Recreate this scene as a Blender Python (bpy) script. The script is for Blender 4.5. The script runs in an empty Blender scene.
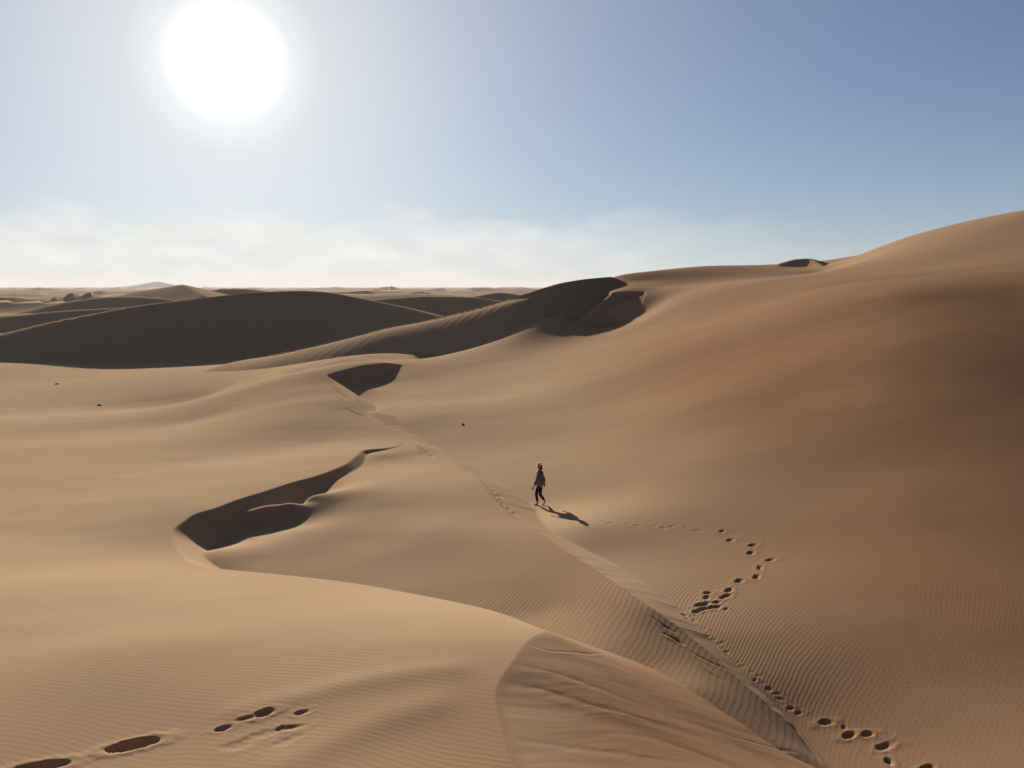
import bpy, bmesh, math, random
import numpy as np
from mathutils import Vector

random.seed(7)
RNG = np.random.RandomState(11)

# ------------------------------------------------------------------ camera model
F_PX = 829.0
PITCH = math.atan(97.0 / F_PX)
CP, SP = math.cos(PITCH), math.sin(PITCH)
SUN_PX = (226.0, 60.0)


def ray(px, py):
    a = (px - 512.0) / F_PX
    b = (384.0 - py) / F_PX
    return np.array([a, CP + b * SP, b * CP - SP])


def at_z(px, py, z):
    d = ray(px, py)
    return d * (z / d[2])


def at_y(px, py, y):
    d = ray(px, py)
    return d * (y / d[1])


SUN = ray(*SUN_PX)
SUN = SUN / np.linalg.norm(SUN)
SUN_EL = math.asin(SUN[2])
SUN_AZ = math.atan2(SUN[0], SUN[1])      # clockwise from +Y


# ------------------------------------------------------------------ numeric helpers
class Spline:
    """thin plate surface through scattered heights"""
    S = 40.0

    def __init__(self, pts, lam=0.02, loose=(), lam_loose=1.0):
        lam = np.array([lam] * len(pts) + [lam_loose] * len(loose))
        pts = list(pts) + list(loose)
        P = np.array(pts, float)
        self.c = P[:, :2] / self.S
        n = len(P)
        d = np.linalg.norm(self.c[:, None] - self.c[None], axis=2)
        K = np.where(d > 1e-9, d * d * np.log(np.maximum(d, 1e-9)), 0.0)
        A = np.zeros((n + 3, n + 3))
        A[:n, :n] = K + np.diag(lam * 0.01)
        A[:n, n] = 1
        A[:n, n + 1:] = self.c
        A[n:, :n] = A[:n, n:].T
        rhs = np.zeros(n + 3)
        rhs[:n] = P[:, 2]
        w = np.linalg.solve(A, rhs)
        self.w, self.a = w[:n], w[n:]

    def __call__(self, X, Y):
        x = np.asarray(X, float) / self.S
        y = np.asarray(Y, float) / self.S
        out = self.a[0] + self.a[1] * x + self.a[2] * y
        for (cx, cy), w in zip(self.c, self.w):
            r2 = (x - cx) ** 2 + (y - cy) ** 2
            out += (0.5 * w) * r2 * np.log(r2 + 1e-12)
        return out


def smooth_line(P, n=6):
    """Catmull-Rom through rows of P (all columns)"""
    P = np.asarray(P, float)
    Q = np.vstack([2 * P[0] - P[1], P, 2 * P[-1] - P[-2]])
    out = []
    for i in range(1, len(Q) - 2):
        p0, p1, p2, p3 = Q[i - 1], Q[i], Q[i + 1], Q[i + 2]
        for k in range(n):
            t = k / n
            out.append(0.5 * (2 * p1 + (p2 - p0) * t + (2 * p0 - 5 * p1 + 4 * p2 - p3) * t * t
                              + (3 * p1 - p0 - 3 * p2 + p3) * t ** 3))
    out.append(P[-1])
    return np.array(out)


def line_distance(X, Y, L, vals=None, margin=60.0):
    """distance to polyline L (n,2), side (+ is right of travel), interpolated vals (n,k); far points get 1e6"""
    shp = X.shape
    x, y = X.ravel(), Y.ravel()
    dist = np.full(x.shape, 1e6)
    side = np.zeros(x.shape)
    k = 0 if vals is None else vals.shape[1]
    out = np.zeros((k,) + x.shape)
    lo, hi = L.min(0) - margin, L.max(0) + margin
    idx = np.where((x > lo[0]) & (x < hi[0]) & (y > lo[1]) & (y < hi[1]))[0]
    if len(idx):
        xs, ys = x[idx], y[idx]
        best = np.full(xs.shape, 1e12)
        sd = np.zeros(xs.shape)
        ov = np.zeros((k,) + xs.shape)
        for i in range(len(L) - 1):
            ax, ay = L[i]
            bx, by = L[i + 1] - L[i]
            l2 = bx * bx + by * by + 1e-12
            dx, dy = xs - ax, ys - ay
            t = np.clip((dx * bx + dy * by) / l2, 0, 1)
            d2 = (dx - t * bx) ** 2 + (dy - t * by) ** 2
            m = d2 < best
            best[m] = d2[m]
            sd[m] = ((dx * by - dy * bx) / math.sqrt(l2) / (np.sqrt(d2) + 1e-9))[m]
            for j in range(k):
                ov[j][m] = (vals[i, j] + t * (vals[i + 1, j] - vals[i, j]))[m]
        dist[idx] = np.sqrt(best)
        side[idx] = np.clip(sd, -1, 1)
        for j in range(k):
            out[j][idx] = ov[j]
    return dist.reshape(shp), side.reshape(shp), [o.reshape(shp) for o in out]


def edge_drop(X, Y, L, v, margin=40.0):
    """fall of a slip face outside the closed lip L, each stretch with its own steepness"""
    shp = X.shape
    x, y = X.ravel(), Y.ravel()
    out = np.full(x.shape, 1e6)
    lo, hi = L[:-8].min(0) - margin, L[:-8].max(0) + margin
    idx = np.where((x > lo[0]) & (x < hi[0]) & (y > lo[1]) & (y < hi[1]))[0]
    xs, ys = x[idx], y[idx]
    best = np.full(xs.shape, 1e6)
    for i in range(len(L) - 1):
        ax, ay = L[i]
        bx, by = L[i + 1] - L[i]
        dx, dy = xs - ax, ys - ay
        t = np.clip((dx * bx + dy * by) / (bx * bx + by * by + 1e-12), 0, 1)
        best = np.minimum(best, (v[i] + t * (v[i + 1] - v[i])) * np.sqrt((dx - t * bx) ** 2 + (dy - t * by) ** 2))
    out[idx] = best
    return out.reshape(shp)


def inside(X, Y, L):
    r = np.zeros(X.shape, bool)
    n = len(L)
    for i in range(n):
        x0, y0 = L[i]
        x1, y1 = L[(i + 1) % n]
        if y0 == y1:
            continue
        c = ((y0 > Y) != (y1 > Y)) & (X < (x1 - x0) * (Y - y0) / (y1 - y0) + x0)
        r ^= c
    return r


_TAB = RNG.rand(256, 256).astype(np.float64)


def vnoise(x, y):
    xi, yi = np.floor(x).astype(int), np.floor(y).astype(int)
    fx, fy = x - xi, y - yi
    fx = fx * fx * fx * (fx * (fx * 6 - 15) + 10)
    fy = fy * fy * fy * (fy * (fy * 6 - 15) + 10)
    a = _TAB[xi & 255, yi & 255]
    b = _TAB[(xi + 1) & 255, yi & 255]
    c = _TAB[xi & 255, (yi + 1) & 255]
    d = _TAB[(xi + 1) & 255, (yi + 1) & 255]
    return (a + (b - a) * fx + (c - a) * fy + (a - b - c + d) * fx * fy) * 2 - 1


def fbm(x, y, o=4):
    s, a = 0, 1.0
    for i in range(o):
        s = s + a * vnoise(x * 2 ** i + 17.3 * i, y * 2 ** i - 9.1 * i)
        a *= 0.5
    return s


def sstep(a, b, x):
    t = np.clip((x - a) / (b - a), 0, 1)
    return t * t * (3 - 2 * t)


def on_surface(S, pix, r0=6.0, r1=320.0, n=900):
    """where the sight line of each traced image point first meets surface S"""
    out = []
    for p in pix:
        d = ray(p[0], p[1])
        d = d / math.hypot(d[0], d[1])
        t = np.exp(np.linspace(math.log(r0), math.log(r1), n))
        g = S(d[0] * t, d[1] * t) - d[2] * t
        k = np.where(g > 0)[0]
        if len(k) == 0:
            i = int(np.argmax(g / t))
            out.append(d[:2] * t[i])
            continue
        i = max(k[0], 1)
        u = g[i - 1] / (g[i - 1] - g[i]) if g[i] != g[i - 1] else 1.0
        u = min(max(u, 0), 1)
        out.append(d[:2] * (t[i - 1] + u * (t[i] - t[i - 1])))
    return np.array(out)


def Z(*a):
    return [tuple(at_z(*p)) for p in a]


def YY(*a):
    return [tuple(at_y(*p)) for p in a]


# ------------------------------------------------------------------ the sand surfaces
KM = YY((300, 372, 84), (350, 357, 90), (380, 360, 87), (403, 364.5, 82), (401, 376, 76), (410, 368, 80))
D_LIP = YY((327, 376, 71), (345, 370, 73), (365, 366, 75.5), (390, 363.5, 79))

M_FIRM = KM + [(x, y, z - 1.5) for x, y, z in D_LIP[1:3]] + [(x, y, z - .7) for x, y, z in (D_LIP[0], D_LIP[3])] + YY((352, 394, 68), (380, 388, 70.8), (365, 413, 58.6), (385, 425, 53), (340, 397, 68)) + Z((540, 505, -8.9), (587, 526, -8.33), (605, 536, -8.40), (600, 554, -8.6), (650, 588, -8.57), (700, 632, -8.68), (750, 680, -8.88), (800, 715, -9.1), (500, 478, -8.85), (540, 512, -8.82)) + YY(
    (597, 328, 87), (575, 323, 90), (555, 316, 92), (648, 297, 90.8), (642, 307, 88.8), (637, 316, 87.6), (620, 323.5, 87), (672, 300, 85.5), (662, 311, 82), (460, 350, 94), (420, 361, 94), (395, 362, 97.5), (500, 338, 93), (535, 322, 93), (644, 291.3, 94), (612, 292.8, 94.5), (612, 276.6, 112), (630, 274.6, 115), (622, 284, 103), (640, 282, 105),
    (650, 272.6, 118), (675, 269.8, 120), (700, 267.3, 121), (668, 285, 100), (760, 265, 118), (785, 264, 116), (800, 271.5, 103), (818, 272.5, 101), (840, 262, 112), (870, 250.5, 104), (900, 240, 99), (960, 225.5, 93), (1024, 214, 88),
    (700, 285, 93), (760, 283, 80), (350, 352, 106)) + [
    tuple(at_y(p, 300, y)[:2]) + (z,) for p, y, z in ((500, 97, -5.9), (450, 99, -7.3), (540, 95.5, -4.7), (400, 103, -8.6), (470, 110, -9), (520, 106, -8), (430, 116, -10), (350, 118, -12))]
M_LOOSE = Z(
    (620, 500, -8.7), (700, 540, -8.55), (735, 570, -8.65), (700, 610, -8.75), (650, 560, -8.6), (760, 660, -9.0),
    (840, 735, -9.2), (880, 750, -9.15), (930, 768, -9.1), (1000, 740, -8.95), (1024, 700, -8.6), (900, 650, -8.5),
    (1024, 600, -7.76), (900, 600, -8.15), (1024, 500, -6.65), (900, 500, -6.9), (800, 500, -7.6), (800, 560, -8.4),
    (1024, 400, -4.7), (900, 400, -4.85), (800, 400, -5.5), (700, 395, -5.7), (620, 400, -7.0), (540, 420, -8.0),
    (480, 400, -8.4), (430, 400, -8.55), (410, 385, -8.5), (620, 450, -7.9), (560, 450, -8.6), (500, 450, -8.75),
    (700, 450, -6.9), (800, 450, -6.6), (640, 340, -4.7), (600, 345, -5.2), (560, 350, -6.0), (480, 365, -7.4),
    (440, 375, -8.05), (700, 340, -3.8), (800, 340, -3.3), (900, 340, -2.8), (440, 430, -8.75)) + YY(
    (1024, 300, 53), (1024, 288, 56), (900, 290, 56), (800, 300, 64), (700, 300, 79), (640, 335, 78),
    (860, 284, 64), (830, 268, 106), (860, 258, 101), (900, 280, 66), (1024, 276, 61), (1024, 250, 74), (960, 262, 76), (840, 274, 82)) + [
    (37, 160, -4), (20, 150, -6), (60, 150, 3), (100, 130, 10), (80, 200, -4), (0, 140, -9), (40, 240, -12), (120, 220, 2),
    (30, 30, -5.5), (40, 45, -1.5), (25, 15, -8), (60, 60, 4), (20, 5, -8), (30, -10, -6), (60, 0, -3), (90, 40, 5), (12, 8, -8.3), (6, 9, -9.1), (0, 5, -9.3),
    (-80, 150, -20), (20, -40, -4), (-20, -30, -9), (-60, -20, -12)]
M_UNDER = [(-2.6, 35, -9.15), (-1.5, 30, -9.1), (0, 25, -9.0), (1.8, 20.5, -9.0), (3.2, 18, -9.15), (-5, 40, -9.3), (-8, 47, -9.5), (-12, 54, -9.8), (-4, 30, -9.9), (-4, 22, -10), (-20, 30, -12), (-20, 60, -12.5), (-40, 60, -14),
    (-10, 15, -11), (-25, 10, -12), (-40, 20, -13), (-60, 100, -18), (-22, 72, -11.5), (-30, 90, -14), (-40, 140, -17), (-10, 125, -12), (-20, 170, -17), (0, 140, -12), (2, 12, -9.6), (4.6, 14, -9.4)]

K_PTS = KM + D_LIP + YY((340, 400, 60), (365, 413, 56), (385, 425, 51.6), (300, 420, 54), (300, 390, 66), (250, 380, 84), (352, 396, 62), (345, 389, 65), (335, 382, 68.5)) + Z(
    (130, 745, -7.13), (0, 745, -7.12), (265, 720, -7.08), (400, 745, -6.92), (500, 750, -6.82), (100, 650, -7.2),
    (300, 650, -7.1), (450, 680, -6.85), (0, 650, -7.35), (100, 580, -7.8), (300, 600, -7.55), (0, 580, -7.95),
    (430, 597, -7.5), (500, 613, -7.3), (545, 632, -7.2), (350, 583, -7.8), (260, 573, -8.05), (205, 567, -8.22), (183, 550, -8.4),
    (100, 530, -8.45), (0, 530, -8.6), (174, 529, -8.4), (215, 508, -8.3), (270, 490, -8.35), (320, 475, -8.4),
    (350, 458, -8.5), (365, 450, -8.6), (390, 447, -8.68), (100, 490, -8.95), (0, 490, -9.2), (100, 450, -9.8),
    (250, 450, -9.2), (0, 450, -10.0), (200, 470, -8.95), (330, 440, -9.0), (200, 420, -10.2),
    (100, 420, -10.8), (0, 420, -11), (200, 400, -11.5), (100, 400, -12), (0, 400, -12.3) ) + YY(
    (100, 376, 125), (0, 374, 135), (200, 369, 122), (250, 366, 120), (150, 371, 130), (0, 366, 150), (100, 368, 152),
    (200, 366, 150)) + [
    (-20, 220, -16), (-90, 200, -17), (-150, 150, -15), (-80, 60, -12.5), (-120, 90, -15), (-40, 20, -8.5), (-60, 10, -9), (-30, 0, -7.5),
    (-15, 2, -6.9), (-10, -15, -6), (0, 4, -6.4), (1.97, 18.5, -8.0), (2.96, 17.8, -7.98), (3.88, 17.1, -7.98), (4.9, 16.4, -8.1), (5.4, 15.5, -8.13), (1.6, 14, -7.02), (3, 13, -7.12), (3, 30, -9), (5, 12, -7.3), (2, 9, -6.75), (-40, -30, -8), (-200, 50, -14), (-250, 200, -18)]

G_PTS = Z(
    (480, 480, -8.45), (500, 498, -8.4), (520, 515, -8.36), (560, 548, -8.22), (590, 566, -8.2), (620, 585, -8.16), (650, 607, -8.2),
    (680, 628, -8.38), (712, 655, -8.57), (740, 680, -8.74), (768, 705, -8.92), (790, 725, -9.06), (812, 752, -9.2), (500, 605, -8.68), (430, 590, -8.82), (430, 560, -8.65),
    (430, 530, -8.42), (480, 520, -8.35), (400, 500, -8.4), (350, 500, -8.5), (310, 503.5, -8.68), (330, 493, -8.44),
    (290, 500, -8.47), (265, 505, -8.52), (240, 511, -8.6), (308, 495, -8.47), (275, 524, -9.02), (290, 518, -8.95), (250, 525, -8.99), (260, 537, -9.06), (240, 543, -9.1), (212, 550, -9.12), (200, 552, -8.85),
    (260, 560, -8.95), (350, 570, -8.92), (300, 530, -8.85), (350, 540, -8.78), (380, 454, -8.66), (385, 425, -8.65), (410, 440, -8.7),
    (440, 455, -8.65), (420, 455, -8.72), (350, 476, -8.7), (390, 460, -8.75), (300, 484, -8.95)) + YY((365, 413, 57.2)) + [(-10.6, 53.5, -9.2), (-11.5, 57, -9.4),
    (-9.6, 32.9, -9.05), (-10.6, 32.3, -9.15), (-8.4, 33.8, -8.95),
    (-12, 28, -9.8), (-9, 33, -9.6), (-3, 20, -9.2), (-8, 20, -9.6), (-14, 40, -11), (-10, 60, -10)]

S_M = Spline(M_FIRM + M_UNDER, 0.1, M_LOOSE, 4.0)
S_K = Spline(K_PTS, 0.08)

# windward body on the left: its lip runs round the hollow and along the near crest
K_EDGE = [(403, 364.5, .62), (390, 363.3, .62), (368, 365, .62), (350, 369, .62), (338, 372.5, .62), (327, 376.5, .62), (335, 382, .62), (345, 389, .6), (353, 395, .5), (360, 405, .4), (368, 415, .3), (385, 425, .3), (400, 436, .3), (402, 444, .35), (385, 448, .5), (365, 450, .6), (357, 455, .62), (345, 464, .62), (320, 475, .62),
          (290, 483.5, .62), (262, 492, .62), (240, 498.5, .62), (215, 508, .62), (195, 514, .62), (182, 522, .62), (172, 531, .62),
          (175, 545, .5), (186, 559, .5), (205, 567, .5), (260, 573, .55), (350, 583, .55), (430, 597, .45), (500, 613, .3), (535, 628, .22), (545, 632, .2), (528, 642, .2),
          (512, 664, .2), (500, 680, .2), (495, 698, .2), (499, 720, .2), (506, 745, .2), (515, 768, .2)]
k_xy = on_surface(S_K, K_EDGE)
k_line = smooth_line(np.hstack([k_xy, np.array(K_EDGE)[:, 2:3]]), 5)
k_poly = np.vstack([k_line[:, :2], [(1.5, 6), (1, -20), (-300, -40), (-400, 300), (-20, 300), (-13, 110), (-10, 84)]])
k_vals = np.concatenate([k_line[:, 2], [.4] * 7])

def k_slip(x, y):
    x, y = np.asarray(x, float), np.asarray(y, float)
    return S_K(x, y) - np.where(inside(x, y, k_poly), 0, edge_drop(x, y, np.vstack([k_poly, k_poly[:1]]), np.append(k_vals, k_vals[0])))


t_pts = Z((545, 612, -8.57), (600, 650, -8.43), (650, 668, -8.5), (700, 688, -8.56), (760, 718, -8.86), (800, 750, -9.05))
S_G = Spline(G_PTS + t_pts, 0.01, [(x - .4, y - 2.0, z - .2) for x, y, z in t_pts], 1.0)

G_EDGE = [(385, 425), (412, 441), (440, 455), (462, 468), (480, 480), (500, 498), (520, 515), (540, 532), (560, 548), (590, 566), (620, 586),
          (650, 607), (680, 628), (712, 655), (740, 680), (768, 705), (790, 725), (812, 752), (830, 775)]
g_xy = on_surface(S_G, G_EDGE)
g_line = smooth_line(g_xy, 5)
g_poly = np.vstack([g_line, [(9, 6), (0, 8), (-20, 20), (-20, 50), (-14, 70)]])

# dunes described by their crest: px, py, distance, lee slope, rounding
def crest(rows, n=5):
    P = []
    for px, py, y, s, rnd in rows:
        p = at_y(px, py, y)
        P.append((p[0], p[1], p[2], s, rnd))
    return smooth_line(P, n)


CREST_A = crest([(-140, 352, 190, .42, 3.0), (-60, 343, 188, .42, 2.5), (0, 335, 186, .42, 2.5), (60, 321, 187, .46, 2.5), (133, 307, 190, .5, 2.0), (186, 300, 195, .52, 1.5), (250, 292.5, 200, .55, 1.0),
                 (299, 290.5, 204, .55, .8), (325, 291.5, 206, .55, .6), (345, 295, 206, .5, .6), (365, 299, 205, .45, 1), (400, 306, 200, .4, 1), (440, 316, 190, .4, 1)])
CREST_A2 = crest([(-120, 322, 300, .4, 2), (0, 316, 290, .4, 2), (60, 311, 285, .42, 2), (116, 308, 280, .4, 2), (180, 306, 280, .4, 2)])
CREST_A3 = crest([(330, 303, 260, .4, 1), (385, 299, 262, .45, 1), (420, 296.5, 262, .5, 1), (470, 297, 260, .5, 1), (497, 300.5, 255, .45, 1), (530, 306, 245, .4, 1)])
CREST_A4 = crest([(470, 297, 330, .4, 1), (490, 293.5, 330, .45, 1), (505, 292.5, 330, .5, 1), (530, 297, 320, .5, 1), (560, 300, 320, .4, 1)])
CREST_B = crest([(270, 358, 116.5, .5, 10), (300, 353, 113, .52, 9), (345, 342, 109.5, .56, 7), (400, 328, 106.2, .58, 5.5), (437, 321, 104, .6, 4.5), (480, 311, 102, .6, 3.5), (525, 299, 100, .58, 2), (533, 303, 98, .55, 1)])
CREST_S = crest([(784, 262.2, 113, .6, .4), (795, 259.3, 112.5, .6, .2), (808, 258.5, 111.5, .62, .1), (813, 259.6, 110.5, .62, .1), (821, 264.5, 107, .62, .1), (830, 270.5, 102.5, .6, .2)])
CREST_F = crest([(140, 291, 540, .3, 2), (165, 287.5, 520, .4, 2), (178, 285, 505, .5, 1), (184, 284.8, 495, .5, 1), (193, 289, 470, .5, 1), (205, 296, 440, .4, 1)])
CREST_G = crest([(60, 303, 420, .3, 2), (85, 299, 420, .4, 2), (105, 296.8, 415, .5, 1), (135, 296.3, 405, .5, 1), (160, 298, 395, .4, 1), (180, 301, 390, .3, 1)])
CREST_H = crest([(200, 291, 640, .4, 1), (220, 288.5, 640, .5, 1), (245, 288.5, 630, .5, 1), (262, 290.5, 620, .4, 1)])
CREST_C = crest([(500, 304, 104, .5, .3), (525, 299, 100.5, .5, .3), (545, 290, 100.8, .5, .4), (560, 283.5, 101.5, .5, .4), (580, 279.5, 102.6, .5, .4), (600, 277.2, 104, .5, .4),
                 (610, 276.4, 105, .5, .6)])


def ridge(X, Y, C, wind=.10, near=70.0):
    """sand piled against a crest line: steep on the viewer's side, long and gentle behind"""
    shp = X.shape
    x, y = X.ravel(), Y.ravel()
    out = np.full(x.shape, -1e3)
    lo, hi = C[:, :2].min(0) - near, C[:, :2].max(0) + near
    idx = np.where((x > lo[0]) & (x < hi[0]) & (y > lo[1]) & (y < hi[1]))[0]
    xs, ys = x[idx], y[idx]
    lee = np.full(xs.shape, -1e3)
    back = np.full(xs.shape, -1e3)
    dmin = np.full(xs.shape, 1e6)
    sd = np.zeros(xs.shape)
    for i in range(len(C) - 1):
        ax, ay, az, as_, ar = C[i]
        bx, by, bz, bs, br = C[i + 1] - C[i]
        l2 = bx * bx + by * by + 1e-12
        dx, dy = xs - ax, ys - ay
        t = np.clip((dx * bx + dy * by) / l2, 0, 1)
        d = np.sqrt((dx - t * bx) ** 2 + (dy - t * by) ** 2)
        rn = ar + t * br
        e = np.sqrt(d * d + rn * rn) - rn
        lee = np.maximum(lee, az + t * bz - (as_ + t * bs) * e)
        back = np.maximum(back, az + t * bz - wind * e)
        m = d < dmin
        dmin[m] = d[m]
        cr = (dx * by - dy * bx) / math.sqrt(l2) / (d + 1e-9)
        tip = ((t <= 0) & (i == 0)) | ((t >= 1) & (i == len(C) - 2))
        sd[m] = np.where(tip, cr, np.sign(cr))[m]
    q = sstep(-1, 1, sd)
    out[idx] = lee * q + back * (1 - q)
    return out.reshape(shp)


def carve(z, X, Y, upper, lower, slope, floor, depth):
    """a slip face and its bowl between two traced lips (x, y, z rows)"""
    U, L = np.column_stack([upper, slope]), smooth_line(lower, 6)
    poly = np.vstack([U[:, :2], L[::-1, :2]])
    du, _, (zu, slope) = line_distance(X, Y, U[:, :2], U[:, 2:4], 30)
    dl, _, (zl,) = line_distance(X, Y, L[:, :2], L[:, 2:3], 30)
    m = inside(X, Y, poly)
    c = np.maximum(zu - slope * du, zl - np.minimum(floor * dl, depth))
    return np.where(m, np.minimum(z, c), z)


CARVES = []     # filled below, once the surfaces they are cut from exist


def smax(a, b, k):
    h = np.maximum(k - np.abs(a - b), 0) / k
    return np.maximum(a, b) + h * h * k * 0.25


def far_field(X, Y):
    """the open erg: long barchanoid ridges with slip faces towards the viewer"""
    r = np.hypot(X, Y)
    w1 = fbm(X / 260.0, Y / 260.0, 3)
    amp = np.clip(.62 + .75 * fbm(X / 330.0 + 40, Y / 330.0, 2), .05, 1.6)
    out = 0
    for lam, A, off, kx, flip in ((190.0, 8.5, 0.3, .35, True), (120.0, 4.2, 5.7, -.3, False)):
        ph = (Y + kx * X) / lam + 1.15 * fbm(X / (lam * 2.6) + off, Y / (lam * 2.2) - off, 3)
        t = ph - np.floor(ph)
        t = 1 - t if flip else t
        prof = np.where(t < .12, t / .12, (1 - t) / .88)          # short face towards the viewer
        prof = prof * prof * (1.6 - .6 * prof)
        out = out + A * amp * prof
    return -19 + 2.0 * w1 + 1.6 * fbm(X / 120.0 - 8, Y / 95.0 + 2, 3) + out * sstep(230, 420, r) * (1 + .25 * sstep(800, 3000, r))


def base_height(X, Y):
    r = np.hypot(X, Y)
    m = np.full(X.shape, -14.0)
    k = np.full(X.shape, -1e3)
    g = np.full(X.shape, -1e3)
    q = r < 262
    m[q] = S_M(X[q], Y[q])
    q = q & (X < 14)
    k[q] = S_K(X[q], Y[q])
    q = (np.abs(X) < 26) & (Y > 2) & (Y < 84)
    g[q] = S_G(X[q], Y[q])
    dk = edge_drop(X, Y, np.vstack([k_poly, k_poly[:1]]), np.append(k_vals, k_vals[0]))
    ik = inside(X, Y, k_poly)
    dk = np.where(ik, 0, dk)
    dg, _, _ = line_distance(X, Y, np.vstack([g_poly, g_poly[:1]]), None, 40)
    ig = inside(X, Y, g_poly)
    dg = np.where(ig, 0, dg)
    r = np.hypot(X, Y)
    kc = np.where(dk > 9e5, -1e3, k - dk)
    gc = np.where(dg > 9e5, -1e3, g - .36 * dg)
    region = np.where(kc > np.maximum(gc, m), 0, np.where(gc > m, 1, 2))
    slip_k = (kc >= np.maximum(gc, m)) & (dk > 0)
    slip_g = (gc >= np.maximum(kc, m)) & (dg > 0)
    z = np.maximum(np.maximum(smax(m, gc, .05), smax(m, kc, .02)), kc)
    wide = sstep(150, 260, r)
    z = z * (1 - wide) + np.minimum(z, -14.0) * wide
    f = np.zeros(X.shape)
    q = r > 214
    f[q] = far_field(X[q], Y[q])
    b = sstep(215, 300, r)
    z = z * (1 - b) + f * b
    for up, lo, sl, fl, dp in CARVES:
        z = carve(z, X, Y, up, lo, sl, fl, dp)
    for C, wind in ((CREST_A, .3), (CREST_A2, .2), (CREST_A3, .3), (CREST_A4, .3), (CREST_B, .3), (CREST_C, .33), (CREST_S, .3),
                    (CREST_F, .25), (CREST_G, .2), (CREST_H, .25)):
        z = np.maximum(z, ridge(X, Y, C, wind))
    rz = z
    cone = -1.65 - .64 * np.maximum(0, np.hypot(X, Y + .3) - .7)
    rz = np.maximum(rz, cone)
    return rz, region, slip_k, slip_g, dk, dg


def h0(X, Y):
    return base_height(np.asarray(X, float), np.asarray(Y, float))[0]


def traced(pix, r0=8.0, r1=200.0):
    p = on_surface(lambda x, y: h0(x, y), pix, r0, r1, 700)
    return np.column_stack([p, h0(p[:, 0], p[:, 1])])


# slip faces cut in: beside the long crest, under the hooked dune, on the skyline
_c = []
_c.append((traced([(609.5, 278.5), (610, 285), (610.5, 293), (612.5, 293), (625, 292), (644, 291.2)]),
           np.vstack([[(11.0, 111.0, -4), (8.5, 107, -5), (5.5, 103.8, -5), (3.2, 102.0, -5)], traced([(548, 310), (560, 317), (577, 323.5), (597, 328), (620, 324), (634, 316), (641, 306), (645, 295)])]), [2.2, 2.2, 2.2, .62, .62, .62], .3, 1.6))
CARVES += _c


# footprints and trampled sand: px, py, half length (m), half width, depth, heading (degrees, 0 = away from the viewer)
PRINTS = []
for px, py in ((603, 521), (611, 523), (628, 524), (638, 525.5), (655, 525.5), (664, 527.5), (672, 526.5), (686, 527), (698, 530.5)):
    PRINTS.append((px, py, .16, .09, .028, 95))
for px, py, a, b, d, h in (
        (722.5, 531, .17, .12, .07, 80), (730, 540, .20, .13, .07, 60), (753, 545, .21, .12, .08, 75), (751, 553, .17, .13, .08, 50), (770, 560, .22, .12, .08, 70),
        (760, 568, .17, .13, .08, 40), (757, 577, .20, .13, .09, 50), (739, 581, .22, .13, .10, 55), (729, 590.5, .21, .12, .10, 50), (726, 596.5, .23, .11, .10, 60),
        (708.5, 593, .20, .11, .09, 80), (707, 597.5, .14, .10, .08, 60), (704, 604.5, .26, .11, .10, 70), (706, 609, .23, .12, .10, 70), (697, 612, .20, .09, .09, 70),
        (717, 602.5, .16, .09, .07, 70), (716, 607.5, .19, .10, .09, 75), (726, 609.5, .15, .07, .05, 60), (684, 615.5, .12, .08, .06, 75), (687, 619, .07, .06, .05, 75)):
    PRINTS.append((px, py, a, b, d, h))
for px, py in ((694, 621), (704, 629.5), (711, 632), (708.5, 637), (714, 640), (722, 643), (723, 649), (727, 652), (738, 662.5), (741, 666.5), (752, 672), (759, 676),
               (755, 680), (763, 683), (769, 689), (776, 694), (781, 699)):
    PRINTS.append((px, py, .07 + .09 * random.random(), .05 + .03 * random.random(), .008 + .028 * random.random() ** 2, random.uniform(40, 110)))
for px, py, a, b, d, h in (
        (791, 708.5, .11, .07, .06, 75), (799, 713, .11, .07, .05, 75), (826, 722.5, .17, .11, .10, 80), (845, 727, .08, .06, .03, 60), (849, 735, .18, .11, .10, 70), (868, 734, .17, .10, .09, 75),
        (886, 746, .24, .13, .06, 70), (889, 761, .11, .12, .09, 30), (930, 768, .18, .12, .07, 70),
        (133, 745, .42, .19, .17, 68), (42, 766, .40, .18, .12, 72), (265, 714.5, .20, .14, .10, 65), (302, 713.5, .16, .09, .05, 70), (224, 729, .17, .09, .06, 62),
        (292, 728, .26, .11, .04, 80), (245, 720, .2, .08, .025, 70), (262, 735, .3, .16, .02, 70), (238, 745, .3, .2, .02, 70), (285, 742, .25, .15, .015, 60)):
    PRINTS.append((px, py, a, b, d, h))
# little slumps along the crest: traced strokes, half width (m), depth
GROOVES = [([(650, 615), (658, 622), (666, 627), (676, 633)], .03, .03), ([(664, 633), (670, 636.5), (677, 640), (685, 645)], .05, .045), 
           ([(690, 651), (700, 657), (712, 663), (728, 670)], .03, .02), ([(702, 668), (710, 673), (724, 681)], .03, .02), 
           ([(480, 481), (492, 490), (505, 501)], .10, .06), ([(487, 491), (497, 499), (506, 506)], .09, .06), ([(502, 504), (510, 510), (519, 516)], .09, .07), ([(418, 446), (425, 452), (433, 457)], .12, .08), ([(333, 386), (341, 394), (350, 400)], .2, .1),
           ([(345, 409), (356, 414), (366, 417)], .15, .07), ([(516, 666), (560, 676), (600, 690), (640, 706)], .12, .008), ([(505, 684), (540, 690), (590, 706), (650, 722), (700, 738)], .13, .009),
           ([(705, 728), (735, 738), (775, 748), (798, 752)], .03, .012), ([(528, 646), (550, 653), (590, 655), (608, 655)], .04, .012), ([(520, 741), (570, 748), (640, 757), (700, 766)], .12, .006)]
_pp = on_surface(h0, [(p[0], p[1]) for p in PRINTS], 8, 80, 900)
_gg = [on_surface(h0, g[0], 8, 140, 900) for g in GROOVES]


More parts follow.
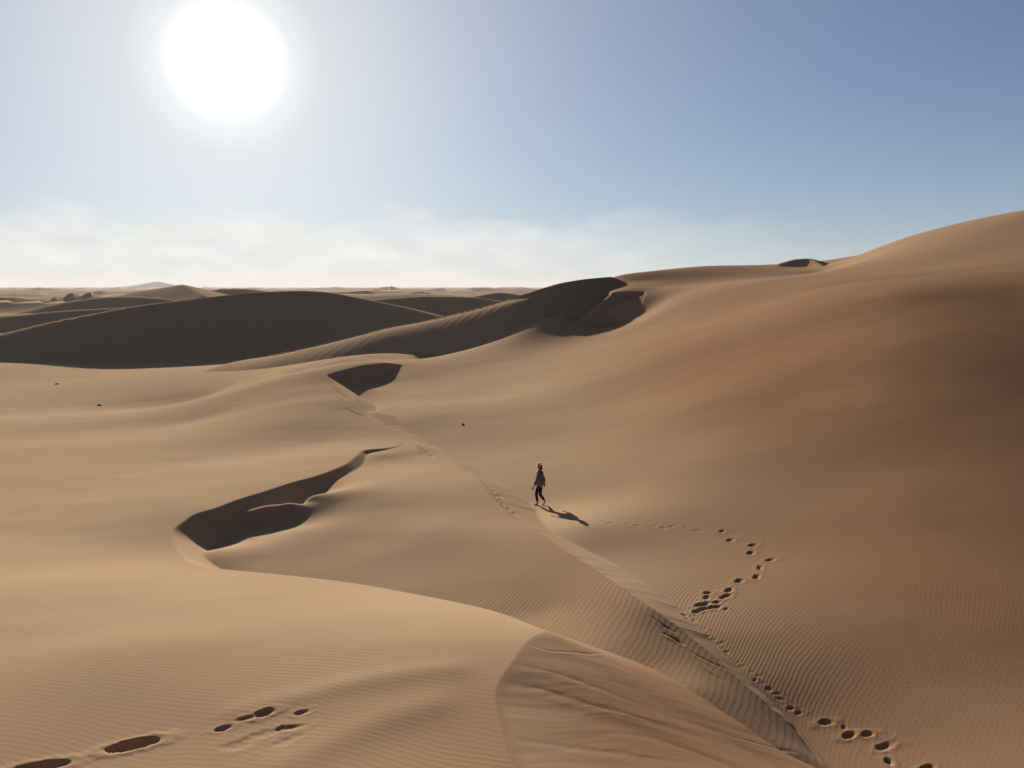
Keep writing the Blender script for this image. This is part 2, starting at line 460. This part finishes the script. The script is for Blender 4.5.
def detail(X, Y, Zh, reg, slk, slg):
    """wind-worked relief, slumps and footprints on the smooth surfaces; also the ripple fields"""
    r = np.hypot(X, Y)
    near = 1 - sstep(60, 140, r)
    dz = (.020 + .008 * (reg < 2)) * fbm(X / 7.0 + 3, Y / 5.0, 3) * near * sstep(9, 14, r)
    dz += .12 * fbm(X / 38.0, Y / 30.0 + 7, 2) * sstep(60, 120, r) * (1 - sstep(180, 260, r))
    # the long swell across the windward plain and the soft bars by the trampled spot
    bar = np.zeros_like(X)
    for line, wid, amp in ((k_swell, 3.5, .06), (k_bar1, .40, .03), (k_bar2, .45, .03)):
        d, _, _ = line_distance(X, Y, line, None, 12)
        bar += amp * np.exp(-np.minimum(d / wid, 8) ** 2)
    dz += np.where(reg == 0, bar, 0)
    # grain flow on the near slip face: tongues running down to the right
    hm = np.where(slk & (X > -.6) & (Y < 19.5), 1.0, 0.0) * sstep(0, .25, DKX(X, Y))
    ya = Y - .28 * X + .35 * fbm(X / 2.2, Y / 2.2 + 3, 2)
    flow = .011 * fbm(X * .28 + 2, ya * 1.5, 2) + .0045 * fbm(X * .5, ya * 4.5 + 9, 3) + .006 * np.abs(fbm(X * .4 + 5, ya * 2.6, 2))
    dz += hm * flow * .55
    # the same, finer, on the strip under the long crest
    c = .95 * Y - .31 * X
    a = .95 * X + .31 * Y
    dz += np.where(slg & (r < 70), 1, 0) * (.009 * fbm(a * .35, c * 1.7, 3) + .003 * fbm(a * .5, c * 6, 2))
    for L, (pix, wid, dep) in zip(_gg, GROOVES):
        d, sd, (t,) = line_distance(X, Y, L, np.linspace(0, 1, len(L))[:, None], 3)
        f = np.clip(np.sin(np.pi * np.clip(t, .02, .98)), 0, 1) ** .5
        w = wid * (.75 + .5 * vnoise(X * 5, Y * 5))
        dz += np.where(d < 3 * wid, -dep * f * np.exp(-(d / w) ** 2) + .35 * dep * f * np.exp(-((d - 1.8 * wid) / wid) ** 2) * (sd > 0), 0)
    for (cx, cy), (px, py, a_, b_, dep, head) in zip(_pp, PRINTS):
        b_ = b_ * .82
        m = (np.abs(X - cx) < 3 * a_) & (np.abs(Y - cy) < 3 * a_)
        if not m.any():
            continue
        h = math.radians(head)
        x, y = X[m] - cx, Y[m] - cy
        u = x * math.sin(h) + y * math.cos(h)
        v = x * math.cos(h) - y * math.sin(h)
        q = np.sqrt((u / a_) ** 2 + (v / b_) ** 2) * (1 + (.34 * vnoise(x * 6 + px, y * 6 + py) + .12 * vnoise(x * 17 + px, y * 17 + py)) * (1 if a_ < .3 else .35))
        tilt = np.clip(1 - 1.05 * (x * .9 - y * .3) / a_, .12, 1.9)
        g = -.95 * dep * np.clip(1 - q ** 2, 0, 1) * (tilt if dep > .025 and a_ < .38 else 1.25) * (.62 if a_ < .38 else 1) + .08 * dep * np.exp(-((q - 1.35) / .4) ** 2) + min(.10 * dep, .006) * vnoise(x * 14, y * 14) * np.exp(-q * q * .4)
        dz[m] += g
    # ripple fields: phase and steepness
    w1 = fbm(X / 3.5 + 11, Y / 4.5, 2)
    w2 = vnoise(X / .6, Y / .8)
    lamk, lamg, lamm = .13, .135, .098
    pk = (.27 * X + .96 * Y + .30 * w1) / lamk + .30 * w2
    dcr, _, _ = line_distance(X, Y, g_line, None, 25)
    dcr = np.minimum(dcr, 25)
    pg = (.89 * X - .46 * Y + .03 * (X - 1) * (Y - 22) + .22 * w1) / lamg + .35 * w2
    pm = (.86 * X - .50 * Y + .24 * w1 - .025 * np.minimum(dcr, 6) ** 2) / lamm + .35 * w2
    phase = np.where(reg == 0, pk, np.where(reg == 1, pg, pm))
    patch = sstep(-.5, .5, fbm(X / 5.0 + 31, Y / 5.0 - 4, 2))
    ak = (.036 + .04 * (1 - sstep(11, 17, r)) * sstep(-9, -1, X)) * (.45 + .55 * patch)
    ag = .085 * (1 - sstep(26.5, 32, Y)) * sstep(-8.5, -4.5, X) * (.5 + .5 * sstep(17.5, 21.5, Y))
    am = .058 * (1 - sstep(25, 33, Y)) * (1 - sstep(5.0, 9.0, X)) * sstep(.15, .9, dcr) * (.35 + .65 * sstep(15.5, 18.5, Y)) + .022
    amp = np.where(reg == 0, ak, np.where(reg == 1, ag, am) * (.55 + .45 * patch)) * (1 - sstep(45, 80, r))
    amp = np.where(slk | slg, 0, amp)
    iron_shade = np.maximum(sstep(-1, 14, X) * (1 - .55 * sstep(48, 90, Y)), .85 * (1 - sstep(15, 25, Y))) * (reg == 2) + .1 * slg + (.40 + .45 * sstep(.1, 2.5, DKX(X, Y))) * hm + .5 * ((reg == 1) & ~slg) * sstep(-4, 3, X) + (reg == 0) * (1 - sstep(9.5, 19, Y)) * (.45 + .3 * sstep(-4, 1, X)) * (1 - hm)  # redder sand; also paints in shade that the right slope lacks
    iron_shade = iron_shade + .10 * fbm(X / 9.0, Y / 5.0 + 50, 3) * sstep(0, 10, X)
    return Zh + dz, phase * 2 * math.pi, amp, np.clip(iron_shade, 0, 1)


def DKX(X, Y):
    d, _, _ = line_distance(X, Y, k_line[:, :2], None, 20)
    return d


k_swell = smooth_line(on_surface(S_K, [(60, 414), (96, 405), (150, 396), (230, 385), (290, 377), (322, 373)], 20, 140), 4)
k_bar1 = smooth_line(on_surface(S_K, [(240, 712), (290, 700), (345, 686), (400, 676), (450, 670)]), 4)
k_bar2 = smooth_line(on_surface(S_K, [(290, 762), (330, 744), (380, 722), (430, 706)]), 4)


# ------------------------------------------------------------------ the sheet of sand, polar about the viewpoint
def geo(a, b, step):
    n = max(2, int(math.log(b / a) / step))
    return list(np.exp(np.linspace(math.log(a), math.log(b), n, endpoint=False)))


import os
Q = 1.0
rr = np.array([0.25, 0.6] + geo(1.0, 8.0, .03) + geo(8, 45, .0026 * Q) + geo(45, 130, .0030 * Q) + geo(130, 330, .006 * Q) + geo(330, 4000, .011 * Q) + geo(4000, 30000, .05) + [30000])
th = np.concatenate([np.arange(-180, -60, 3.0), np.arange(-60, -34, .35), np.arange(-34, 34, .075 * Q), np.arange(34, 60, .35), np.arange(60, 180, 3.0)])
th = np.radians(th)
TH, RR = np.meshgrid(th, rr)
GX, GY = RR * np.sin(TH), RR * np.cos(TH)
GZ, REG, SLK, SLG, DK, DG = base_height(GX, GY)
GZ, PHASE, RIP, IRON_SHADE = detail(GX, GY, GZ, REG, SLK, SLG)
SPLIT = int(np.searchsorted(rr, 225.0))


def sheet(name, rows, mat, attrs):
    nr, nc = rows.stop - rows.start, len(th)
    co = np.stack([GX[rows], GY[rows], GZ[rows]], -1).reshape(-1, 3).astype(np.float32)
    i = np.arange(nr - 1)[:, None] * nc + np.arange(nc)[None]
    j = np.arange(nr - 1)[:, None] * nc + (np.arange(nc)[None] + 1) % nc
    quad = np.stack([i, j, j + nc, i + nc], -1).reshape(-1, 4)[:, ::-1]
    me = bpy.data.meshes.new(name)
    me.vertices.add(len(co))
    me.vertices.foreach_set('co', co.ravel())
    nq = len(quad)
    me.loops.add(nq * 4)
    me.loops.foreach_set('vertex_index', quad.ravel().astype(np.int32))
    me.polygons.add(nq)
    me.polygons.foreach_set('loop_start', np.arange(0, nq * 4, 4, dtype=np.int32))
    me.polygons.foreach_set('use_smooth', np.ones(nq, bool))
    me.update(calc_edges=True)
    for k, v in attrs.items():
        at = me.attributes.new(k, 'FLOAT', 'POINT')
        at.data.foreach_set('value', v[rows].ravel().astype(np.float32))
    me.materials.append(mat)
    o = bpy.data.objects.new(name, me)
    bpy.context.collection.objects.link(o)
    return o


def node_mat(name):
    m = bpy.data.materials.new(name)
    m.use_nodes = True
    nt = m.node_tree
    return m, nt, nt.nodes, nt.links, nt.nodes['Principled BSDF']


def sand_material():
    m, nt, N, L, b = node_mat('sand')

    def n(kind, **kw):
        q = N.new(kind)
        for k, v in kw.items():
            setattr(q, k, v)
        return q

    def math_(op, a, b_=None):
        q = n('ShaderNodeMath', operation=op)
        for i, v in enumerate((a, b_)):
            if v is None:
                continue
            if hasattr(v, 'is_output'):
                L.new(v, q.inputs[i])
            else:
                q.inputs[i].default_value = v
        return q.outputs[0]

    def attr(name):
        return n('ShaderNodeAttribute', attribute_name=name).outputs['Fac']

    def noise(scale, detail=4, rough=.55):
        q = n('ShaderNodeTexNoise')
        q.inputs['Scale'].default_value = scale
        q.inputs['Detail'].default_value = detail
        q.inputs['Roughness'].default_value = rough
        L.new(tc.outputs['Object'], q.inputs['Vector'])
        return q.outputs['Fac']

    def mix(f, a, c, mode='MIX'):
        q = n('ShaderNodeMix', data_type='RGBA', blend_type=mode)
        for sck, v in ((q.inputs[0], f), (q.inputs[6], a), (q.inputs[7], c)):
            if hasattr(v, 'is_output'):
                L.new(v, sck)
            else:
                sck.default_value = v
        return q.outputs[2]

    tc = n('ShaderNodeTexCoord')
    col = mix(attr('iron_shade'), (.45, .328, .215, 1), (.29, .165, .095, 1))  # tan carries some glare, the red sand some of the slope's shade
    grain = noise(38, 3, .7)
    blot = noise(.35, 5, .6)
    col = mix(math_('MULTIPLY', math_('SUBTRACT', blot, .35), .5), col, (.36, .24, .15, 1))
    col = mix(1.0, col, mix(grain, (.86, .86, .86, 1), (1.10, 1.10, 1.10, 1)), 'MULTIPLY')
    L.new(col, b.inputs['Base Color'])
    b.inputs['Roughness'].default_value = 1.0
    b.inputs['Specular IOR Level'].default_value = 0.0
    ph = attr('ripple_phase')
    s1 = math_('SINE', ph)
    s2 = math_('MULTIPLY', math_('SINE', math_('ADD', math_('MULTIPLY', ph, 2.0), .9)), .28)
    h = math_('MULTIPLY', math_('MULTIPLY', math_('ADD', s1, s2), attr('ripple_amp')), .016)
    rough_h = math_('MULTIPLY', noise(16, 4, .65), .0035)
    bump = n('ShaderNodeBump')
    bump.inputs['Strength'].default_value = 1.0
    bump.inputs['Distance'].default_value = 1.0
    L.new(math_('ADD', h, rough_h), bump.inputs['Height'])
    L.new(bump.outputs[0], b.inputs['Normal'])
    return m


sand = sand_material()
FIELDS = {'ripple_phase': PHASE, 'ripple_amp': RIP, 'iron_shade': IRON_SHADE}
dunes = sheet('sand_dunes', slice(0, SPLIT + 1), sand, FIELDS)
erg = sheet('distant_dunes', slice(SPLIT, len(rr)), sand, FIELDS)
for o in (dunes, erg):
    o['kind'] = 'structure'

# ------------------------------------------------------------------ hills on the horizon
def plain(name, col, rough=.9, scale=0, dark=.7):
    m, nt, N, L, b = node_mat(name)
    b.inputs['Roughness'].default_value = rough
    b.inputs['Specular IOR Level'].default_value = .2
    if scale:
        tc = N.new('ShaderNodeTexCoord')
        no = N.new('ShaderNodeTexNoise')
        no.inputs['Scale'].default_value = scale
        no.inputs['Detail'].default_value = 5
        L.new(tc.outputs['Object'], no.inputs['Vector'])
        mx = N.new('ShaderNodeMix')
        mx.data_type = 'RGBA'
        mx.inputs[6].default_value = (col[0] * dark, col[1] * dark, col[2] * dark, 1)
        mx.inputs[7].default_value = (col[0] * 1.15, col[1] * 1.15, col[2] * 1.15, 1)
        L.new(no.outputs['Fac'], mx.inputs[0])
        L.new(mx.outputs[2], b.inputs['Base Color'])
    else:
        b.inputs['Base Color'].default_value = (*col, 1)
    return m


def link(name, me, mat=None, parent=None):
    o = bpy.data.objects.new(name, me)
    bpy.context.collection.objects.link(o)
    if mat:
        me.materials.append(mat)
    if parent:
        o.parent = parent
    return o


def hills():
    prof = [(-90, 294), (-40, 292), (0, 291.2), (30, 290.4), (60, 289.6), (90, 288.2), (112, 287.2), (130, 285.6), (146, 283.2), (155, 281.8), (161, 282.0), (172, 284.6), (190, 287.2), (215, 288), (260, 287.6), (330, 288.2), (420, 287.8), (520, 288.2), (640, 289), (760, 292)]
    L = smooth_line(np.array(prof), 8)
    Y0 = 9000.0
    n = len(L)
    vs, fs = [], []
    fr = (-280, -160, -70, 0, 400, 1200)
    hh = (0, .42, .76, 1, .7, 0)
    for k, (px, py) in enumerate(L):
        p = at_y(px, py, Y0)
        h = p[2] + 40
        for a, f in zip(fr, hh):
            j = 12 * float(fbm(np.array([k * .35 + a]), np.array([a * .01]), 3)[0]) if 0 < f < 1 else 0
            vs.append((p[0], Y0 + a + j, -40 + max(h, 3) * f))
    m = len(fr)
    for k in range(n - 1):
        for a in range(m - 1):
            fs.append((k * m + a, (k + 1) * m + a, (k + 1) * m + a + 1, k * m + a + 1))
    me = bpy.data.meshes.new('distant_hills')
    me.from_pydata(vs, [], fs)
    me.update()
    o = link('distant_hills', me, plain('hill_rock', (.26, .21, .17), .95, .002))
    o['kind'] = 'structure'


hills()


# ------------------------------------------------------------------ stones lying on the sand
def mesh_ground(x, y):
    """height of the finished sheet at a point"""
    X, Y = np.array([float(x)]), np.array([float(y)])
    z, reg, a, b, *_ = base_height(X, Y)
    return float(detail(X, Y, z, reg, a, b)[0][0])


stone_mat = plain('dark_stone', (.075, .06, .05), .9, 6)


def stone(px, py, w, d, h, label, seed):
    p = on_surface(h0, [(px, py)], 20, 150, 900)[0]
    rnd = random.Random(seed)
    bm = bmesh.new()
    bmesh.ops.create_icosphere(bm, subdivisions=3, radius=1)
    off = rnd.random() * 50
    for v in bm.verts:
        c = v.co
        k = 1 + .30 * float(vnoise(np.array([c.x * 1.6 + off]), np.array([c.y * 1.6 + c.z * 2.1]))[0]) + .12 * float(vnoise(np.array([c.x * 5 + off]), np.array([c.y * 5 - c.z * 4]))[0])
        v.co = Vector((c.x * w * k, c.y * d * k, max(c.z, -.45) * h * k))
    me = bpy.data.meshes.new('stone')
    bm.to_mesh(me)
    bm.free()
    o = link('stone', me, stone_mat)
    o.location = (p[0], p[1], mesh_ground(p[0], p[1]) + h * .2)
    o.rotation_euler = (0, 0, rnd.random() * 3)
    o['label'] = label
    o['category'] = 'stone'
    return o


stone(463, 424.5, .10, .08, .06, 'tiny dark stone lying alone on the open slope behind the walker', 3)
stone(100, 405.5, .36, .22, .10, 'low dark stone half buried on the pale plain, the nearer of two at far left', 5)
stone(57, 384, .30, .22, .12, 'small dark stone near the foot of the great shadowed dune, farther of two at left', 8)


# ------------------------------------------------------------------ the walker
def skin_figure(name, chains, mat, parent, sub=2, root=0):
    """chains: lists of (x, y, z, rx[, ry]); a chain starting with an int grows from that vertex"""
    vs, es, rad = [], [], []
    for ch in chains:
        prev = None
        for it in ch:
            if isinstance(it, int):
                prev = it
                continue
            vs.append(it[:3])
            rad.append((it[3], it[4] if len(it) > 4 else it[3]))
            k = len(vs) - 1
            if prev is not None:
                es.append((prev, k))
            prev = k
    me = bpy.data.meshes.new(name)
    me.from_pydata(vs, es, [])
    o = link(name, me, mat, parent)
    sk = o.modifiers.new('Skin', 'SKIN')
    sk.use_smooth_shade = True
    sk.branch_smoothing = .4
    for d, r in zip(me.skin_vertices[0].data, rad):
        d.radius = r
        d.use_root = False
    me.skin_vertices[0].data[root].use_root = True
    ss = o.modifiers.new('Subdivision', 'SUBSURF')
    ss.levels = ss.render_levels = sub
    return o


def walker():
    p = on_surface(h0, [(539.5, 505.0)], 15, 80, 1200)[0]
    D = p[1] * CP - mesh_ground(p[0], p[1]) * SP
    S = (43.0 * D / F_PX) / 1.745                       # scale of a 1.745 m figure
    root = bpy.data.objects.new('person', None)
    bpy.context.collection.objects.link(root)
    head = math.radians(180 + 12)                       # walks to the left, a little towards the viewer
    root.location = (p[0], p[1], mesh_ground(p[0], p[1]))
    root.rotation_euler = (0, 0, head)
    root.scale = (S, S, S)
    root['label'] = 'person in a grey jacket, black trousers and pale cap walking left across the sand'
    root['category'] = 'person'

    def gz(f, l):
        x = p[0] + S * (f * math.cos(head) - l * math.sin(head))
        y = p[1] + S * (f * math.sin(head) + l * math.cos(head))
        return (mesh_ground(x, y) - root.location.z) / S
    g1, g2 = gz(.10, -.08), gz(-.12, .08)
    # forward, left, up
    arm_f = [(.02, .17, 1.36, .052), (.13, .25, 1.11, .042), (.27, .25, .89, .030), (.31, .24, .83, .022, .030)]     # left arm swings forward
    arm_b = [(-.03, -.17, 1.36, .052), (-.17, -.24, 1.11, .042), (-.27, -.25, .89, .030), (-.285, -.245, .83, .022, .030)]

    def fingers(k, f, l, u, s, fd):
        out = []
        for i, (a, ln) in enumerate(((-.030, .062), (-.010, .078), (.010, .084), (.029, .074))):
            x, y, z = f + a * .8, l + .004 * s, u - .070
            out.append([k, (x, y, z, .0095), (x + .10 * ln * fd + .004, y - .10 * ln * s, z - ln * .55, .0085), (x + .05 * fd * ln + .010, y - .38 * ln * s, z - ln, .0070)])
        out.append([k, (f + .036, l - .012 * s, u - .028, .0105), (f + .052, l - .022 * s, u - .062, .0090), (f + .050, l - .028 * s, u - .088, .0075)])
        return out

    chains = [
        [(0, 0, .93, .125, .105), (.0, 0, 1.10, .118, .10), (-.005, 0, 1.27, .135, .10), (-.005, 0, 1.40, .085, .07), (.005, 0, 1.47, .052, .052), (.02, 0, 1.53, .060, .062), (.03, 0, 1.60, .078, .090), (.02, 0, 1.68, .070, .085), (.02, 0, 1.715, .045, .05)]]
    n = 9
    body = list(chains)
    # nose and ears
    body += [[6, (.108, 0, 1.595, .020), (.132, 0, 1.575, .010)], [6, (.015, .084, 1.60, .018, .012)], [6, (.015, -.084, 1.60, .018, .012)]]
    n += 4
    for arm, s_ in ((arm_f, 1), (arm_b, -1)):
        body.append([2] + arm + [(arm[-1][0] + .012, arm[-1][1] - .006 * s_, arm[-1][2] - .05, .016, .040)])
        k = n + 4
        n += 5
        for fch in fingers(k, arm[-1][0] + .012, arm[-1][1] - .006 * s_, arm[-1][2], s_, 1):
            body.append(fch)
            n += 3
    leg_r = [(.0, -.09, .86, .085), (.115, -.09, .47, .058), (.065, -.085, .10 + g1, .040), (.055, -.085, .045 + g1, .036), (.14, -.09, .028 + g1, .034, .026), (.205, -.092, .018 + g1, .026, .016)]
    leg_l = [(-.02, .09, .86, .085), (-.0, .09, .45, .058), (-.19, .085, .185 + g2, .040), (-.215, .085, .125 + g2, .034), (-.135, .088, .040 + g2, .032, .026), (-.075, .09, .020 + g2, .026, .016)]
    body.append([0] + leg_r)
    body.append([0] + leg_l)
    skin = plain('skin', (.36, .20, .13), .6)
    skin_figure('body', body, skin, root)
    jk = [[(.0, 0, .79, .225, .20), (.0, 0, .98, .215, .185), (-.005, 0, 1.16, .21, .175), (-.005, 0, 1.31, .205, .165), (-.005, 0, 1.42, .115, .105), (.0, 0, 1.465, .070, .070)]]
    for a in (arm_f, arm_b):
        jk.append([3] + [(x[0], x[1], x[2] if i == 0 else x[2], r) for i, (x, r) in enumerate(zip(a[:3], (.11, .098, .072)))])
    skin_figure('jacket', jk, plain('jacket_cloth', (.15, .14, .155), .85, 14), root)
    tr = [[(0, 0, .90, .140, .120), (0, 0, .82, .140, .118)]]
    tr.append([1, (.02, -.09, .76, .095), (.118, -.09, .47, .070), (.066, -.086, .14 + g1, .056)])
    tr.append([1, (-.02, .09, .76, .095), (.002, .09, .45, .070), (-.175, .086, .215 + g2, .056)])
    skin_figure('trousers', tr, plain('trouser_cloth', (.018, .018, .021), .85, 20), root)
    cap = [[(.018, 0, 1.665, .106, .115), (.014, 0, 1.71, .103, .110), (.010, 0, 1.75, .072, .078)]]
    skin_figure('cap', cap, plain('cap_cloth', (.80, .74, .62), .9, 25), root)
    hair = [[(-.010, 0, 1.66, .086, .092), (-.040, 0, 1.58, .062, .086), (-.050, 0, 1.49, .050, .080), (-.075, 0, 1.43, .034, .055)]]
    skin_figure('hair', hair, plain('hair_strands', (.03, .02, .014), .7, 60), root)
    eye = plain('eye', (.05, .04, .035), .3)
    for s_ in (-1, 1):
        bm = bmesh.new()
        bmesh.ops.create_uvsphere(bm, u_segments=10, v_segments=8, radius=.013)
        me = bpy.data.meshes.new('eye')
        bm.to_mesh(me)
        bm.free()
        e = link('eye', me, eye, root)
        e.location = (.112, .034 * s_, 1.615)


walker()


def haze():
    me = bpy.data.meshes.new('haze')
    bm = bmesh.new()
    bmesh.ops.create_cube(bm, size=1)
    for v in bm.verts:
        v.co = Vector((v.co.x * 64000, v.co.y * 64000, 120 if v.co.z > 0 else -46))
    bm.to_mesh(me)
    bm.free()
    m = bpy.data.materials.new('haze_air')
    m.use_nodes = True
    N, L = m.node_tree.nodes, m.node_tree.links
    N.remove(N['Principled BSDF'])
    v = N.new('ShaderNodeVolumePrincipled')
    v.inputs['Color'].default_value = (.88, .91, .96, 1)
    v.inputs['Density'].default_value = HAZE
    v.inputs['Anisotropy'].default_value = .1
    L.new(v.outputs[0], N['Material Output'].inputs['Volume'])
    o = link('haze', me, m)
    o['kind'] = 'stuff'


HAZE = .00007
haze()

# ------------------------------------------------------------------ light, sky, camera
sc = bpy.context.scene
SKY_GAIN = (.0100, .0205, .0318)
VEIL = (.30, .30)
w = bpy.data.worlds.new('World')
sc.world = w
w.use_nodes = True
N, L = w.node_tree.nodes, w.node_tree.links
bg = N['Background']


def wn(kind, *ins, **props):
    n = N.new(kind)
    for k, v in props.items():
        setattr(n, k, v)
    for i, v in enumerate(ins):
        if v is None:
            continue
        if hasattr(v, 'is_output'):
            L.new(v, n.inputs[i])
        else:
            n.inputs[i].default_value = v
    return n.outputs[0]


def wmath(op, a, b=None, c=None):
    return wn('ShaderNodeMath', a, b, c, operation=op)


def wmix(f, a, b, mode='MIX'):
    n = N.new('ShaderNodeMix')
    n.data_type = 'RGBA'
    n.blend_type = mode
    for sock, v in ((n.inputs[0], f), (n.inputs[6], a), (n.inputs[7], b)):
        if hasattr(v, 'is_output'):
            L.new(v, sock)
        else:
            sock.default_value = v
    return n.outputs[2]


def wramp(v, stops, interp='EASE'):
    n = N.new('ShaderNodeValToRGB')
    n.color_ramp.interpolation = interp
    e = n.color_ramp.elements
    while len(e) < len(stops):
        e.new(0.5)
    for k, (p, g) in enumerate(stops):
        e[k].position = p
        e[k].color = (g, g, g, 1)
    L.new(v, n.inputs[0])
    return n.outputs[0]


sky = N.new('ShaderNodeTexSky')
sky.sky_type = 'NISHITA'
sky.sun_disc = False
sky.sun_elevation = SUN_EL
sky.sun_rotation = SUN_AZ
sky.altitude = 100
sky.dust_density = .0
sky.air_density = 1.0
sky.ozone_density = 3.0
tc = N.new('ShaderNodeTexCoord')
sep = N.new('ShaderNodeSeparateXYZ')
L.new(tc.outputs['Generated'], sep.inputs[0])
X_, Y_, Z_ = sep.outputs
elev = wmath('ARCSINE', Z_)                                      # radians above the horizon
dot = N.new('ShaderNodeVectorMath')
dot.operation = 'DOT_PRODUCT'
L.new(tc.outputs['Generated'], dot.inputs[0])
dot.inputs[1].default_value = tuple(SUN)
ang = wmath('ARCCOSINE', wmath('MINIMUM', dot.outputs['Value'], .999999))   # radians from the sun
az = wmath('ARCTAN2', X_, Y_)
# deep blue, dimmed far from the sun to deepen shadows, whitened by dust towards it
far_side = wramp(wmath('MULTIPLY', ang, 1 / 3.1416), [(0, 1), (.29, 1), (.5, .26), (1, .18)], 'LINEAR')
tint = wn('ShaderNodeCombineXYZ', wmath('MULTIPLY', far_side, SKY_GAIN[0]), wmath('MULTIPLY', far_side, SKY_GAIN[1]), wmath('MULTIPLY', far_side, SKY_GAIN[2]))
base = wmix(1.0, sky.outputs[0], tint, 'MULTIPLY')
low = wmath('POWER', 2.71828, wmath('MULTIPLY', wmath('MAXIMUM', elev, 0.0), -1 / .10))
veil = wmath('DIVIDE', VEIL[0], wmath('ADD', 1.0, wmath('POWER', wmath('MULTIPLY', ang, 1 / VEIL[1]), 2.0)))
near_sun = wmath('MULTIPLY', wmath('POWER', 2.71828, wmath('MULTIPLY', ang, -1 / .33)), 1.0)
base = wmix(near_sun, base, (.115, .12, .125, 1))
c0 = wmix(wmath('MULTIPLY', low, wmath('MULTIPLY', far_side, .55)), base, (.32, .335, .35, 1))
c1 = wmix(1.0, c0, wmix(1.0, veil, (1.0, .985, .93, 1), 'MULTIPLY'), 'ADD')
# low bank of cloud
comb = N.new('ShaderNodeCombineXYZ')
L.new(az, comb.inputs[0])
L.new(wmath('MULTIPLY', elev, 3.2), comb.inputs[1])
noise = N.new('ShaderNodeTexNoise')
noise.inputs['Scale'].default_value = 8.5
noise.inputs['Detail'].default_value = 9
noise.inputs['Roughness'].default_value = .6
noise.inputs['Distortion'].default_value = .25
L.new(comb.outputs[0], noise.inputs['Vector'])
band = wramp(elev, [(0.0, .45), (.03, .8), (.055, .9), (.078, .5), (.108, .15), (.15, 0)], 'LINEAR')
left = wramp(wmath('ADD', wmath('MULTIPLY', az, .6), .5), [(.0, 1), (.46, 1), (.56, .62), (.65, .14), (.73, 0)])
cl = wmath('MULTIPLY', wmath('SMOOTH_MIN', wmath('MAXIMUM', wmath('MULTIPLY', wmath('SUBTRACT', wmath('ADD', noise.outputs['Fac'], wmath('MULTIPLY', band, .62)), .72), 3.2), 0), 1.0, .2), left)
shade = N.new('ShaderNodeTexNoise')
shade.inputs['Scale'].default_value = 14
shade.inputs['Detail'].default_value = 4
L.new(comb.outputs[0], shade.inputs['Vector'])
ccol = wmix(wramp(shade.outputs['Fac'], [(.3, 0), (.7, 1)]), (.40, .397, .39, 1), (.48, .472, .456, 1))
c2 = wmix(wmath('MULTIPLY', cl, .8), c1, ccol)
# the dazzling sun itself
core = wramp(wmath('MULTIPLY', ang, 4.0), [(0.0, 1), (.11, .8), (.175, .30), (.225, .12), (.29, .05), (.42, 0)], 'EASE')
c3 = wmix(1.0, c2, wmix(1.0, wmath('MULTIPLY', core, .9), (1, .985, .95, 1), 'MULTIPLY'), 'ADD')
L.new(c3, bg.inputs[0])
bg.inputs[1].default_value = 1.0

sl = bpy.data.lights.new('sun', 'SUN')
sl.energy = 5.0
sl.angle = math.radians(.5)
sl.color = (1, .87, .72)
so = bpy.data.objects.new('sun', sl)
bpy.context.collection.objects.link(so)
so.rotation_euler = Vector(-SUN).to_track_quat('-Z', 'Y').to_euler()

cam = bpy.data.cameras.new('camera')
cam.sensor_width = 36
cam.lens = 36 * F_PX / 1024
cam.clip_start = .1
cam.clip_end = 60000
co = bpy.data.objects.new('camera', cam)
bpy.context.collection.objects.link(co)
co.rotation_euler = (math.pi / 2 - PITCH, 0, 0)
sc.camera = co

sc.view_settings.view_transform = 'Standard'
sc.view_settings.look = 'None'
sc.view_settings.exposure = .98
sc.view_settings.gamma = 1
